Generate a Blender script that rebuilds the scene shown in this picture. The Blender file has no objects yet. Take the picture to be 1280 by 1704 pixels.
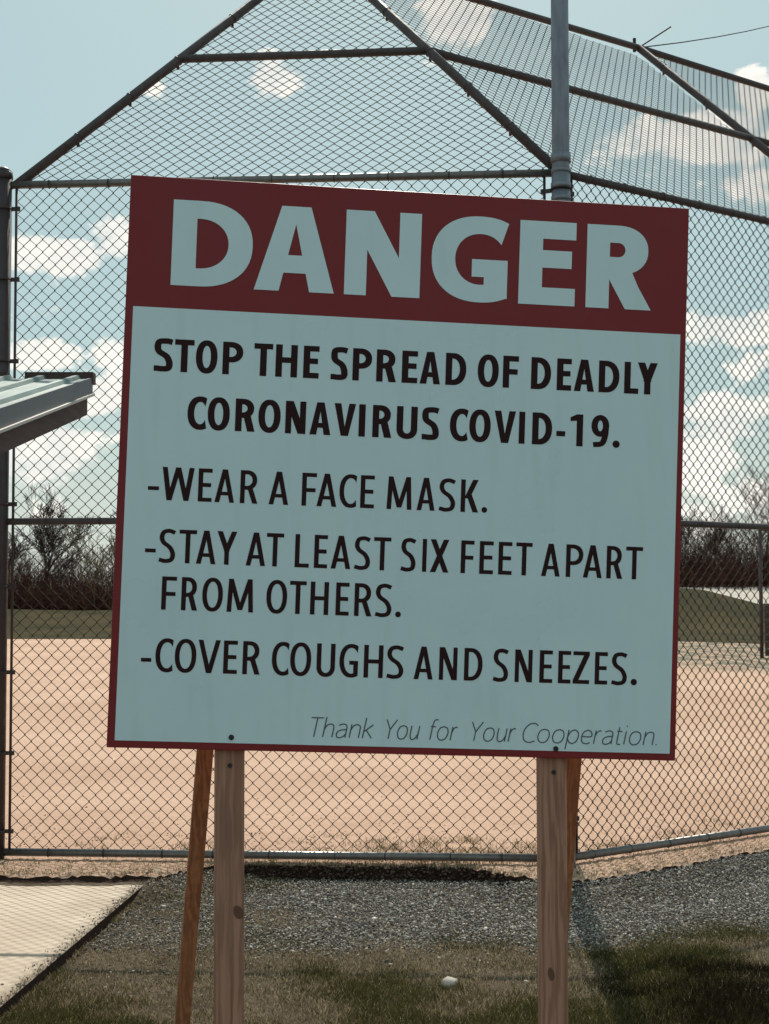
import bpy, math, random
import numpy as np
from mathutils import Vector
random.seed(7); rng = np.random.default_rng(11)
sc = bpy.context.scene
C = sc.collection
EYE = 1.5
R_ = math.radians
# ------------------------------------------------------------------ camera
FPX = 2624.4; PITCH = 0.0533; ROLL = -0.0016
fwd = np.array([0, math.cos(PITCH), math.sin(PITCH)]); up0 = np.array([0, -math.sin(PITCH), math.cos(PITCH)]); rt0 = np.array([1., 0, 0])
RT = math.cos(ROLL)*rt0 + math.sin(ROLL)*up0; UP = -math.sin(ROLL)*rt0 + math.cos(ROLL)*up0
cam = bpy.data.cameras.new("camera"); co = bpy.data.objects.new("camera", cam); C.objects.link(co)
cam.sensor_fit = 'HORIZONTAL'; cam.sensor_width = 36; cam.lens = FPX*36/1280
cam.clip_start = 0.1; cam.clip_end = 4000
from mathutils import Matrix
co.matrix_world = Matrix(((RT[0], UP[0], -fwd[0], 0), (RT[1], UP[1], -fwd[1], 0), (RT[2], UP[2], -fwd[2], EYE), (0, 0, 0, 1)))
sc.camera = co
sc.view_settings.view_transform = 'Standard'; sc.view_settings.look = 'None'
sc.view_settings.gamma = 1; sc.view_settings.use_curve_mapping = False
sc.view_settings.exposure = 0.15
# ------------------------------------------------------------------ light
SUN_EL = R_(41.6); SUN_AZ = R_(2.0)      # azimuth measured from +Y towards +X
sun = bpy.data.lights.new("sun", 'SUN'); sun.energy = 4.2; sun.angle = R_(0.53); sun.color = (1.0, 0.93, 0.82)
so = bpy.data.objects.new("sun", sun); C.objects.link(so)
sd = Vector((math.sin(SUN_AZ)*math.cos(SUN_EL), math.cos(SUN_AZ)*math.cos(SUN_EL), math.sin(SUN_EL)))
so.rotation_euler = sd.to_track_quat('Z', 'Y').to_euler(); so.location = (0, 30, 30)

class NT:
    def __init__(s, nt): s.nt = nt
    def n(s, t, **k):
        nd = s.nt.nodes.new(t)
        for a, v in k.items(): setattr(nd, a, v)
        return nd
    def set(s, sock, v):
        if isinstance(v, bpy.types.NodeSocket): s.nt.links.new(v, sock)
        else: sock.default_value = v
    def m(s, op, a, b=0.0, c=0.0, clamp=False):
        nd = s.n('ShaderNodeMath', operation=op); nd.use_clamp = clamp
        s.set(nd.inputs[0], a); s.set(nd.inputs[1], b); s.set(nd.inputs[2], c); return nd.outputs[0]
    def mix(s, f, a, b, blend='MIX'):
        nd = s.n('ShaderNodeMix', data_type='RGBA', blend_type=blend)
        s.set(nd.inputs[0], f)
        for i, v in ((6, a), (7, b)):
            if isinstance(v, tuple) and len(v) == 3: v = v + (1,)
            s.set(nd.inputs[i], v)
        return nd.outputs[2]
    def noise(s, vec, scale, detail=4, rough=.55, dist=0.0):
        nd = s.n('ShaderNodeTexNoise'); s.set(nd.inputs['Vector'], vec)
        nd.inputs['Scale'].default_value = scale; nd.inputs['Detail'].default_value = detail
        nd.inputs['Roughness'].default_value = rough; nd.inputs['Distortion'].default_value = dist
        return nd.outputs['Fac']
    def ramp(s, f, a, b, lo=0.0, hi=1.0, smooth=True):
        nd = s.n('ShaderNodeMapRange'); nd.interpolation_type = 'SMOOTHSTEP' if smooth else 'LINEAR'
        s.set(nd.inputs[0], f); s.set(nd.inputs[1], a); s.set(nd.inputs[2], b); s.set(nd.inputs[3], lo); s.set(nd.inputs[4], hi); return nd.outputs[0]
    def vscale(s, vec, v):
        nd = s.n('ShaderNodeVectorMath', operation='MULTIPLY'); s.set(nd.inputs[0], vec); nd.inputs[1].default_value = v; return nd.outputs[0]

W = bpy.data.worlds.new("World"); sc.world = W; W.use_nodes = True
w = NT(W.node_tree); w.nt.nodes.clear()
sky = w.n('ShaderNodeTexSky', sky_type='NISHITA'); sky.sun_disc = False
sky.sun_elevation = SUN_EL; sky.sun_rotation = SUN_AZ
sky.air_density = 1.0; sky.dust_density = 1.2; sky.ozone_density = 1.0
tc = w.n('ShaderNodeTexCoord').outputs['Generated']
sx = w.n('ShaderNodeSeparateXYZ'); w.set(sx.inputs[0], tc)
az = w.m('ARCTAN2', sx.outputs[0], sx.outputs[1]); el = w.m('ARCSINE', sx.outputs[2])
def azel(px, py):
    d = fwd*FPX + (px-640)*RT - (py-852)*UP; d /= np.linalg.norm(d)
    return math.atan2(d[0], d[1]), math.asin(d[2])
clouds = [(455,128,46,34,1.),(760,30,62,38,1.),(262,148,26,18,.55),(1170,232,150,42,.95),(1080,262,70,22,.5),(1258,150,34,36,.9),(1235,310,90,30,.6),
 (95,425,95,34,1.),(190,400,40,45,.8),(60,590,70,30,.8),(150,660,90,40,.75),(60,740,90,60,.8),(190,600,60,40,.5),(1220,545,100,36,.95),(1260,600,70,30,.6),
 (1200,700,95,42,.85),(1150,745,70,40,.7),(1260,830,80,30,.5),(420,620,200,60,.8),(800,560,180,50,.8),(620,760,220,60,.8),(-150,560,180,70,.8),(1500,420,160,70,.8)]
tot = None
for (px, py, rx, ry, st) in clouds:
    a0, e0 = azel(px, py)
    u = w.m('DIVIDE', w.m('SUBTRACT', az, a0), 1.0*rx/FPX); v = w.m('DIVIDE', w.m('SUBTRACT', el, e0), 1.0*ry/FPX)
    g = w.m('MULTIPLY', w.m('EXPONENT', w.m('MULTIPLY', w.m('ADD', w.m('MULTIPLY', u, u), w.m('MULTIPLY', v, v)), -0.7)), st)
    tot = g if tot is None else w.m('MAXIMUM', tot, g)
tcs = w.vscale(tc, (1, 1, 1.7))
n1 = w.noise(tcs, 26, 7, .62, .3); n2 = w.noise(tcs, 5.5, 5, .55, .2)
# everywhere: fair-weather clouds of the same kind as the ones in view
gen = w.ramp(n2, .53, .66, 0, .8)
rear = w.ramp(w.m('ABSOLUTE', az), .36, .6)
tot = w.m('MAXIMUM', tot, w.m('MULTIPLY', gen, rear))
lowband = w.ramp(el, 0.0, .16, .30, 0.0)
cm = w.m('ADD', w.m('ADD', tot, lowband), w.m('MULTIPLY', w.m('SUBTRACT', n1, .5), 1.9))
mask = w.ramp(cm, .36, .62)
skyc = w.mix(1.0, sky.outputs[0], (.83, .86, .76), 'MULTIPLY')
veil = w.mix(.72, skyc, (4.05, 5.75, 6.0))
veil = w.mix(w.ramp(el, .01, .15, .6, 0), veil, (6.9, 7.1, 6.4))
cl = w.mix(w.ramp(n1, .35, .7), (8.3, 8.4, 8.0), (11.0, 10.6, 9.6))
bgc = w.mix(w.m('MULTIPLY', mask, .93), veil, cl)
bg = w.n('ShaderNodeBackground'); w.set(bg.inputs[0], bgc); bg.inputs[1].default_value = 0.095
wo = w.n('ShaderNodeOutputWorld'); w.nt.links.new(bg.outputs[0], wo.inputs[0])

# ------------------------------------------------------------------ helpers
def mat(name, base=(.5,.5,.5), rough=.8, metal=0.0, build=None, spec=.5):
    m = bpy.data.materials.new(name); m.use_nodes = True
    t = NT(m.node_tree); b = m.node_tree.nodes['Principled BSDF']
    b.inputs['Base Color'].default_value = tuple(base) + (1,); b.inputs['Roughness'].default_value = rough
    b.inputs['Metallic'].default_value = metal; b.inputs['Specular IOR Level'].default_value = spec
    if build: build(t, b)
    return m
def bump(t, b, h, strength=.5, dist=.01):
    nd = t.n('ShaderNodeBump'); nd.inputs['Strength'].default_value = strength; nd.inputs['Distance'].default_value = dist
    t.set(nd.inputs['Height'], h); t.set(b.inputs['Normal'], nd.outputs[0])
def OC(t): return t.n('ShaderNodeTexCoord').outputs['Object']
def POS(t): return t.n('ShaderNodeNewGeometry').outputs['Position']

def empty(name, loc, label=None, cat=None, group=None):
    o = bpy.data.objects.new(name, None); C.objects.link(o); o.location = loc; o.empty_display_size = .2
    tag(o, label, cat, group); return o
def tag(o, label=None, cat=None, group=None, kind=None):
    if label: o['label'] = label
    if cat: o['category'] = cat
    if group: o['group'] = group
    if kind: o['kind'] = kind
    return o
def root_loc(p):
    v = Vector((0, 0, 0))
    while p is not None: v += Vector(p.location); p = p.parent
    return v
def fast(name, V, F, m, parent=None, smooth=False, mi=None):
    V = np.asarray(V, dtype=np.float32); off = root_loc(parent) if parent is not None else Vector((0, 0, 0))
    V = V - np.array(off, dtype=np.float32)
    me = bpy.data.meshes.new(name)
    if isinstance(F, np.ndarray):
        k = F.shape[1]; n = F.shape[0]
        me.vertices.add(len(V)); me.vertices.foreach_set('co', V.ravel())
        me.loops.add(n*k); me.loops.foreach_set('vertex_index', F.astype(np.int32).ravel())
        me.polygons.add(n); me.polygons.foreach_set('loop_start', np.arange(0, n*k, k, dtype=np.int32))
        me.update(calc_edges=True)
    else:
        me.from_pydata([tuple(v) for v in V], [], F)
    if smooth: me.polygons.foreach_set('use_smooth', [True]*len(me.polygons))
    if isinstance(m, (list, tuple)):
        for x in m: me.materials.append(x)
        if mi is not None: me.polygons.foreach_set('material_index', np.asarray(mi, dtype=np.int32))
    else: me.materials.append(m)
    o = bpy.data.objects.new(name, me); C.objects.link(o)
    if parent is not None: o.parent = parent
    return o
class MB:
    def __init__(s): s.v = []; s.f = []
    def add(s, vs, fs):
        b = len(s.v); s.v += [tuple(map(float, v)) for v in vs]; s.f += [tuple(b+i for i in f) for f in fs]; return s
    def box(s, lo, hi):
        (a, b, c), (d, e, f) = lo, hi
        return s.add([(a,b,c),(d,b,c),(d,e,c),(a,e,c),(a,b,f),(d,b,f),(d,e,f),(a,e,f)], [(0,3,2,1),(4,5,6,7),(0,1,5,4),(1,2,6,5),(2,3,7,6),(3,0,4,7)])
    def obox(s, c, X, Y, Z, hx, hy, hz):     # oriented box, half sizes
        c, X, Y, Z = map(np.array, (c, X, Y, Z)); vs = [c+X*a*hx+Y*b*hy+Z*d*hz for d in (-1,1) for (a,b) in ((-1,-1),(1,-1),(1,1),(-1,1))]
        return s.add(vs, [(0,3,2,1),(4,5,6,7),(0,1,5,4),(1,2,6,5),(2,3,7,6),(3,0,4,7)])
    def tube(s, p0, p1, r, n=12, r1=None, cap=True):
        p0 = np.array(p0, float); p1 = np.array(p1, float); d = p1-p0; d /= np.linalg.norm(d); r1 = r if r1 is None else r1
        a = np.cross(d, (0,0,1) if abs(d[2]) < .9 else (1,0,0)); a /= np.linalg.norm(a); b = np.cross(d, a)
        vs = [p+(a*math.cos(t)+b*math.sin(t))*rr for p, rr in ((p0, r), (p1, r1)) for t in [2*math.pi*i/n for i in range(n)]]
        fs = [(i, (i+1) % n, n+(i+1) % n, n+i) for i in range(n)]
        if cap: fs += [tuple(range(n))[::-1], tuple(range(n, 2*n))]
        return s.add(vs, fs)
    def ring(s, c, axis, R, r, n=14, k=6):
        c = np.array(c, float); d = np.array(axis, float); d /= np.linalg.norm(d)
        a = np.cross(d, (0,0,1) if abs(d[2]) < .9 else (1,0,0)); a /= np.linalg.norm(a); b = np.cross(d, a); vs = []
        for i in range(n):
            t = 2*math.pi*i/n; e = a*math.cos(t)+b*math.sin(t)
            for j in range(k):
                q = 2*math.pi*j/k; vs.append(c+e*(R+r*math.cos(q))+d*r*math.sin(q))
        return s.add(vs, [(i*k+j, ((i+1) % n)*k+j, ((i+1) % n)*k+(j+1) % k, i*k+(j+1) % k) for i in range(n) for j in range(k)])
    def build(s, name, m, parent=None, smooth=False):
        o = fast(name, s.v, s.f, m, parent)
        if smooth:
            me = o.data
            for p in me.polygons: p.use_smooth = len(p.vertices) == 4
        return o
def bevel(o, wd, seg=2):
    md = o.modifiers.new('bevel', 'BEVEL'); md.width = wd; md.segments = seg; md.limit_method = 'ANGLE'; return o

def lat(seed, n=64): return np.random.default_rng(seed).random((n, n))
def vnoise(x, y, s, seed):
    L = lat(seed); x = np.asarray(x)/s+100; y = np.asarray(y)/s+100; xi = np.floor(x).astype(int); yi = np.floor(y).astype(int); fx = x-xi; fy = y-yi
    fx = fx*fx*(3-2*fx); fy = fy*fy*(3-2*fy); g = lambda i, j: L[i % 64, j % 64]
    return (g(xi, yi)*(1-fx)+g(xi+1, yi)*fx)*(1-fy)+(g(xi, yi+1)*(1-fx)+g(xi+1, yi+1)*fx)*fy
def fbm(x, y, s, seed): return .55*vnoise(x, y, s, seed)+.28*vnoise(x, y, s/2.1, seed+1)+.17*vnoise(x, y, s/4.3, seed+2)

# ------------------------------------------------------------------ materials
def wood_build(tint, dark):
    def f(t, b):
        oi = t.n('ShaderNodeObjectInfo').outputs['Random']
        ax = t.n('ShaderNodeVectorMath', operation='ADD'); t.set(ax.inputs[0], OC(t)); 
        cb = t.n('ShaderNodeCombineXYZ'); t.set(cb.inputs[0], t.m('MULTIPLY', oi, 7.3)); t.set(cb.inputs[2], t.m('MULTIPLY', oi, 3.1)); t.set(ax.inputs[1], cb.outputs[0])
        P = ax.outputs[0]
        warp = t.noise(t.vscale(P, (6, 6, 1.6)), 1.0, 3)
        g = t.noise(t.vscale(P, (95, 95, 1.2)), 1.0, 3, .6, .3)
        wv = t.n('ShaderNodeTexWave'); wv.bands_direction = 'X'; t.set(wv.inputs['Vector'], t.vscale(P, (1, .35, .075))); wv.inputs['Scale'].default_value = 15; wv.inputs['Distortion'].default_value = 14
        wv.inputs['Detail'].default_value = 4; wv.inputs['Detail Scale'].default_value = 2.2
        c = t.mix(t.ramp(wv.outputs['Fac'], .15, .95), tint, dark)
        c = t.mix(t.ramp(g, .4, .75, 0, .6), c, tuple(x*.55 for x in dark))
        c = t.mix(t.ramp(warp, .45, .7, 0, .5), c, tuple(x*.8 for x in tint))
        t.set(b.inputs['Base Color'], c); bump(t, b, g, .35, .002)
    return f
m_wood = mat('weathered_pine', rough=.78, build=wood_build((.43, .225, .15), (.29, .14, .088)))
m_wood_red = mat('reddish_pine', rough=.75, build=wood_build((.42, .19, .09), (.28, .11, .05)))
m_knot = mat('dark_knot', (.13, .06, .035), .7)
m_metal_screw = mat('screw_head', (.012, .012, .014), .5)

def red_b(t, b):
    n = t.noise(OC(t), 9, 4); c = t.mix(n, (.20, .016, .020), (.24, .022, .026)); t.set(b.inputs['Base Color'], c)
    t.set(b.inputs['Roughness'], t.ramp(n, .3, .7, .36, .48))
m_red = mat('sign_red', build=red_b, spec=.3)
def white_b(t, b):
    P = OC(t); n = t.noise(P, 5, 4); s = t.noise(t.vscale(P, (30, 1, 3)), 1.0, 5); c = t.mix(t.ramp(n, .3, .7), (.63, .81, .85), (.68, .85, .88))
    big = t.noise(P, 1.3, 3, .5); c = t.mix(t.ramp(big, .3, .7, 0, .16), c, (.52, .68, .72)); c = t.mix(t.ramp(s, .50, .72, 0, .16), c, (.48, .60, .62)); sp_n = t.noise(P, 70, 3, .8); c = t.mix(t.ramp(sp_n, .70, .80, 0, .35), c, (.30, .36, .34)); bump(t, b, t.noise(P, 2.2, 2), .25, .02); t.set(b.inputs['Base Color'], c); t.set(b.inputs['Roughness'], t.ramp(n, .3, .7, .26, .40))
m_white = mat('sign_white', build=white_b)
m_black = mat('letter_black', (.026, .006, .007), .6, spec=.2)
m_grey = mat('letter_grey', (.10, .115, .13), .6, spec=.2)

def galv(base, rust, amt, rg=.48):
    def f(t, b):
        P = POS(t); n = t.noise(P, 14, 5, .65); n2 = t.noise(t.vscale(P, (40, 40, 6)), 1.0, 3)
        c = t.mix(t.ramp(n2, .3, .7), base, tuple(x*.78 for x in base)); c = t.mix(t.ramp(n, .62-.12*amt, .75, 0, amt), c, rust); t.set(b.inputs['Base Color'], c)
        t.set(b.inputs['Roughness'], t.ramp(n, .3, .7, rg-.06, rg+.14)); bump(t, b, n, .15, .002)
    return f
m_galv = mat('galvanised_pipe', metal=.55, build=galv((.20, .19, .18), (.12, .075, .05), .6, .34))
m_rail = mat('dull_brown_pipe', metal=.1, build=galv((.085, .066, .066), (.07, .036, .03), .7, .6))
m_pole = mat('blue_grey_pole', metal=.5, build=galv((.25, .27, .31), (.16, .11, .09), .3))
m_post = mat('dark_bronze_post', metal=.3, build=galv((.075, .055, .058), (.05, .03, .028), .5))
m_wire = mat('weathered_wire', (.062, .046, .036), .75, .0, spec=.15)
m_band = mat('clamp_steel', (.07, .055, .055), .55, .5)

def sand_b(t, b):
    P = POS(t); sp = t.n('ShaderNodeSeparateXYZ'); t.set(sp.inputs[0], P)
    n = t.noise(P, .35, 6, .6); n2 = t.noise(P, 3.2, 7, .68); n3 = t.noise(P, 45, 4, .7); n4 = t.noise(t.vscale(P, (1, .35, 1)), 1.1, 5, .7)
    c = t.mix(t.ramp(n, .3, .7), (.56, .365, .265), (.67, .455, .34)); c = t.mix(t.ramp(n2, .5, .78, 0, .45), c, (.42, .265, .175)); c = t.mix(t.ramp(n3, .52, .74, 0, .75), c, (.36, .235, .16))
    c = t.mix(t.ramp(n4, .55, .75, 0, .35), c, (.46, .305, .21))
    # bare scrubby edge beside the fence, with dead plant bits
    near = t.ramp(t.m('ADD', sp.outputs[1], t.m('MULTIPLY', t.noise(P, 2.2, 5), 2.6)), 9.3, 10.5, 1, 0)
    c = t.mix(t.m('MULTIPLY', near, t.ramp(t.noise(P, 16, 5, .7), .46, .62, 0, .6)), c, (.22, .17, .10))
    # grey-green foul ground on the right far side
    dx = t.m('SUBTRACT', sp.outputs[0], 6.1); e = t.m('SUBTRACT', sp.outputs[1], t.m('SUBTRACT', 31.0, t.m('MULTIPLY', dx, .7)))
    patch = t.m('MULTIPLY', t.ramp(e, -3.0, 1.5), t.ramp(dx, -.8, .6)); sn = t.noise(t.vscale(P, (1, .3, 1)), 2.6, 4, .7)
    c = t.mix(t.m('MULTIPLY', patch, t.ramp(sn, .40, .56, .25, 1)), c, (.17, .16, .12))
    t.set(b.inputs['Base Color'], c); bump(t, b, t.m('ADD', n3, t.m('MULTIPLY', n2, 1.5)), .7, .02)
m_sand = mat('infield_clay', spec=.05, rough=.95, build=sand_b)
def soil_b(t, b):
    P = POS(t); n = t.noise(P, 2.5, 6, .65); n3 = t.noise(P, 60, 4, .7)
    c = t.mix(t.ramp(n, .35, .65), (.095, .072, .048), (.20, .152, .108)); c = t.mix(t.ramp(n3, .45, .7, 0, .8), c, (.07, .055, .038)); t.set(b.inputs['Base Color'], c); bump(t, b, n3, .9, .02)
m_soil = mat('thin_soil', spec=.05, rough=.97, build=soil_b)
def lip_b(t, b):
    P = POS(t); n = t.noise(P, 30, 5, .7); c = t.mix(n, (.025, .014, .011), (.085, .052, .040)); t.set(b.inputs['Base Color'], c); bump(t, b, n, 1, .02)  # earth colour, darkened further to deepen the shade on the step face
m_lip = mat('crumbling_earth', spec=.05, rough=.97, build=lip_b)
def conc_b(t, b):
    P = POS(t); n = t.noise(P, 2.3, 6, .6); n3 = t.noise(P, 120, 4, .7)
    c = t.mix(t.ramp(n, .3, .7), (.58, .455, .345), (.69, .56, .43)); c = t.mix(t.ramp(n3, .55, .8, 0, .5), c, (.42, .34, .27)); sx_ = t.n('ShaderNodeSeparateXYZ'); t.set(sx_.inputs[0], P); ed = t.m('SUBTRACT', t.m('ADD', sx_.outputs[0], t.m('MULTIPLY', t.noise(P, 9, 5, .7), .16)), t.m('MULTIPLY', sx_.outputs[1], .0627)); c = t.mix(t.ramp(ed, -1.74, -1.62, 0, .75), c, (.20, .15, .10)); st_ = t.noise(P, 1.1, 5, .7); c = t.mix(t.ramp(st_, .52, .64, 0, .35), c, (.40, .31, .22)); t.set(b.inputs['Base Color'], c); bump(t, b, n3, .3, .004)
m_conc = mat('pale_concrete', rough=.9, build=conc_b)
def grass_far(t, b):
    P = POS(t); n = t.noise(t.vscale(P, (1, .4, 1)), .5, 6, .65); n3 = t.noise(P, 9, 4, .7)
    c = t.mix(t.ramp(n, .35, .65), (.026, .027, .008), (.070, .052, .020)); c = t.mix(t.ramp(n3, .5, .75, 0, .6), c, (.018, .017, .006)); t.set(b.inputs['Base Color'], c); bump(t, b, n3, .9, .1)
m_gfar = mat('outfield_turf', spec=.05, rough=.95, build=grass_far)
def var(name, a, b_, rough=.85, trans=0.0):
    def f(t, b):
        r = t.n('ShaderNodeNewGeometry').outputs['Random Per Island']; c = t.mix(r, a, b_); t.set(b.inputs['Base Color'], c)
        if trans:
            tr = t.n('ShaderNodeBsdfTranslucent'); t.set(tr.inputs[0], c); mx = t.n('ShaderNodeMixShader'); mx.inputs[0].default_value = trans
            t.nt.links.new(b.outputs[0], mx.inputs[1]); t.nt.links.new(tr.outputs[0], mx.inputs[2]); t.nt.links.new(mx.outputs[0], t.nt.nodes['Material Output'].inputs[0])
    return mat(name, rough=rough, build=f, spec=.1)
m_bl_g = var('green_blade', (.035, .038, .010), (.125, .115, .036), trans=.4)
m_bl_shade = var('shade_blade', (.018, .011, .004), (.05, .034, .012))  # near-black blade colour that stands in for cast shade
m_bl_d = var('straw_blade', (.10, .068, .036), (.62, .49, .32), trans=.3)
def stone_b(t, b):
    r = t.n('ShaderNodeNewGeometry').outputs['Random Per Island']
    cr = t.n('ShaderNodeValToRGB'); t.set(cr.inputs[0], r); e = cr.color_ramp.elements
    e[0].position = 0; e[0].color = (.06, .05, .045, 1); e[1].position = 1; e[1].color = (.85, .76, .64, 1)
    for p_, c_ in ((.3, (.15, .135, .125, 1)), (.6, (.30, .27, .24, 1)), (.88, (.52, .46, .39, 1))):
        k = e.new(p_); k.color = c_
    t.set(b.inputs['Base Color'], cr.outputs[0])
m_stone = mat('crushed_stone', rough=.8, build=stone_b)
m_crumb = var('earth_crumb', (.02, .012, .009), (.16, .11, .08))
m_bark = var('dark_bark', (.035, .022, .022), (.07, .048, .042))
m_bark2 = var('olive_bark', (.14, .115, .06), (.22, .17, .10))
m_brush = var('reddish_brush', (.045, .017, .012), (.14, .055, .038))
m_brush2 = var('dry_brush', (.09, .07, .045), (.16, .13, .085))

# ------------------------------------------------------------------ ground
Ax, Ay = -2.0357, 8.6295; Bx, By = .9503, 8.397; ANG = .8991
cdx, cdy = math.sin(ANG), math.cos(ANG); Cx, Cy = Bx+3.03*cdx, By+3.03*cdy; Dx, Dy = Cx+3.03*cdx, Cy+3.03*cdy
ZB = EYE-1.3815; ZT = ZB+3.66; ZM = EYE+.4113; FZ = .08     # rail heights, field level
Gx, Gy = Ax-2.7, Ay+1.45                                     # wing to the left of the frame
# wide ground sheet
g = MB(); S = 1500
g.add([(-S,-S,0),(S,-S,0),(S,S,0),(-S,S,0)], [(0,1,2,3)])
tag(g.build('ground', m_soil), kind='structure')
# infield sheet with its crumbling edge in front of the fence
key = [(-40, 20), (-4.7, 9.55), (-2.3, 8.22), (-1.9, 8.14), (-1.15, 8.14), (-1.0, 8.34), (-.85, 8.47), (.45, 8.375), (.62, 8.17), (.95, 7.99), (1.25, 8.18), (2.2, 9.0), (4.2, 10.6), (9, 14.4), (40, 39)]
lx = []; ly = []
for (x0, y0), (x1, y1) in zip(key, key[1:]):
    n = max(2, int(math.hypot(x1-x0, y1-y0)/.025)) if abs(x0) < 6 and abs(x1) < 10 else 12
    for i in range(n):
        t = i/n; x = x0+(x1-x0)*t; y = y0+(y1-y0)*t
        a = (.02 if -.9 < x < .5 else .07); y += a*((fbm(x, 0, .16, 5)-.5)*1.1+(fbm(x, 0, .63, 15)-.5)*1.4)+.03*(fbm(x, 0, .05, 25)-.5)+.016*(random.random()-.5)
        lx.append(x); ly.append(y)
lx.append(40); ly.append(39); n = len(lx)
def side(x): return np.clip((-.62-x)/.35, 0, 1)+np.clip((x-.42)/.35, 0, 1)
def gz(x, y):      # ground height on the viewer's side of the edge
    d = np.clip(1-(np.interp(x, np.array(lx), np.array(ly))-y)/.55, 0, 1); return side(x)*.058*d*d*(3-2*d)
V = []; F = []
for i in range(n):
    x, y = lx[i], ly[i]; h = FZ-.02*random.random()
    sl_ = float(side(x))
    for dq in (.60, .42, .26, .12): V.append((x, y-dq, -.004 if dq == .6 else float(gz(x, y-dq))-.002))
    V += [(x, y-.03-.02*random.random(), sl_*.052-.004), (x, y-.012*random.random(), max(h*.55, sl_*.057)), (x, y, h), (x*1.0, y+.05, FZ+.006*random.random()), (x, 58 if abs(x) < 39 else y+2, FZ)]
mi = []
for i in range(n-1):
    a = i*9; b = a+9
    for k in range(8): F.append((a+k, b+k, b+k+1, a+k+1)); mi.append(2 if k < 4 else 1 if k < 6 else 0)
o = fast('infield', V, F, [m_sand, m_lip, m_soil], mi=mi); tag(o, kind='structure')
# outfield turf, rising to a low bank, and the slope behind it
def th(x, y):
    h = FZ+.012
    h += 1.97/(1+np.exp((x-18.6)/1.3))*np.exp(-(np.minimum(x-2, 0)/12.)**2)*np.exp(-((y-80)/9.)**2) + .75*np.exp(-((x+24)/13.)**2)*np.exp(-((y-84)/13.)**2)
    h += np.clip((y-88)/40., 0, 1)*3.2*np.clip((x-10)/8., 0, 1)
    return h
gx = np.linspace(-110, 110, 111); gy = np.concatenate([[52.9], np.linspace(54, 190, 90)])
XX, YY = np.meshgrid(gx, gy); YY = YY.copy(); YY[0] += .5*(vnoise(gx, 0*gx, 3., 9)-.5)
dd = np.clip((gx-7)/8, 0, 1)*13; YY[0] -= dd; YY[1] -= dd*.9; YY[2] -= dd*.8
ZZ = th(XX, YY)+.10*(vnoise(XX, YY, 5., 3)-.5)*np.clip((YY-56)/6, 0, 1)
nx, ny = len(gx), len(gy); idx = np.arange(nx*ny).reshape(ny, nx)
Fq = np.stack([idx[:-1, :-1], idx[:-1, 1:], idx[1:, 1:], idx[1:, :-1]], -1).reshape(-1, 4)
o = fast('outfield_grass', np.stack([XX, YY, ZZ], -1).reshape(-1, 3), Fq, m_gfar, smooth=True); tag(o, kind='structure')
# pale track on the slope beyond the bank (right)
m_track = mat('pale_track', rough=.9, build=lambda t, b: t.set(b.inputs['Base Color'], t.mix(t.noise(POS(t), .8, 5), (.36, .32, .27), (.50, .45, .38))))
V = []; F = []
xs = np.linspace(14, 60, 40)
for x in xs:
    yc = 98+.05*(x-14)
    for k in range(5):
        y = yc+k*3.5; V.append((x, y, th(x, y)+.06))
for i in range(39):
    for k in range(4): a = i*5+k; F.append((a, a+5, a+6, a+1))
tag(fast('path', V, F, m_track), kind='structure')

# concrete pad under the shelter
st = empty('concrete_pad', (-3.0, 6.0, 0)); 
e0 = np.array([-1.21, 8.15]); e1 = np.array([-1.47, 4.0])
pts = [(-5.2, 8.32), tuple(e0), tuple(e1), (-5.5, 4.0)]
b = MB(); b.add([(x, y, z) for z in (-.05, .048) for (x, y) in pts], [(0,1,2,3),(7,6,5,4),(0,4,5,1),(1,5,6,2),(2,6,7,3),(3,7,4,0)])
pad = fast('slab', b.v, b.f, [m_conc, m_lip], st, mi=[0, 0, 1, 1, 1, 1]); bevel(pad, .003)
tag(st, 'pale sunlit concrete pad on the ground at lower left in front of the fence', 'concrete slab')

# ------------------------------------------------------------------ gravel, grass
ico_v = []; ph = (1+5**.5)/2
for a in (-1, 1):
    for c_ in (-ph, ph): ico_v += [(0, a, c_), (a, c_, 0), (c_, 0, a)]
import itertools
ico_v = np.array(ico_v)/math.hypot(1, ph)
def hull_faces(v):
    fs = []
    for i, j, k in itertools.combinations(range(12), 3):
        L = [np.linalg.norm(v[a]-v[b]) for a, b in ((i, j), (j, k), (i, k))]
        if max(L) < 1.2:
            nrm = np.cross(v[j]-v[i], v[k]-v[i]); fs.append((i, j, k) if nrm@v[i] > 0 else (i, k, j))
    return np.array(fs)
ico_f = hull_faces(ico_v)
def lipy(x): return np.interp(x, np.array(lx), np.array(ly))
def slabx(y): return e0[0]+(e0[1]-y)*(e1[0]-e0[0])/(e0[1]-e1[1])
def stones(name, P, r, m, flat=.65, parent=None):
    n = len(P); V = np.repeat(ico_v[None], n, 0)*(1+.28*(rng.random((n, 12, 1))-.5)*2)
    V = V*np.stack([.75+.5*rng.random(n), .75+.5*rng.random(n), flat*(.7+.6*rng.random(n))], -1)[:, None, :]
    a = rng.random(n)*6.283; ca, sa = np.cos(a), np.sin(a)
    tl = (rng.random(n)-.5)*1.2; ct, s_ = np.cos(tl), np.sin(tl)
    x, y, z = V[..., 0], V[..., 1], V[..., 2]
    y, z = y*ct[:, None]-z*s_[:, None], y*s_[:, None]+z*ct[:, None]
    x, y = x*ca[:, None]-y*sa[:, None], x*sa[:, None]+y*ca[:, None]
    V = np.stack([x, y, z], -1)*r[:, None, None]+P[:, None, :]
    F = (ico_f[None]+12*np.arange(n)[:, None, None]).reshape(-1, 3)
    return fast(name, V.reshape(-1, 3), F, m, parent)
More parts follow.
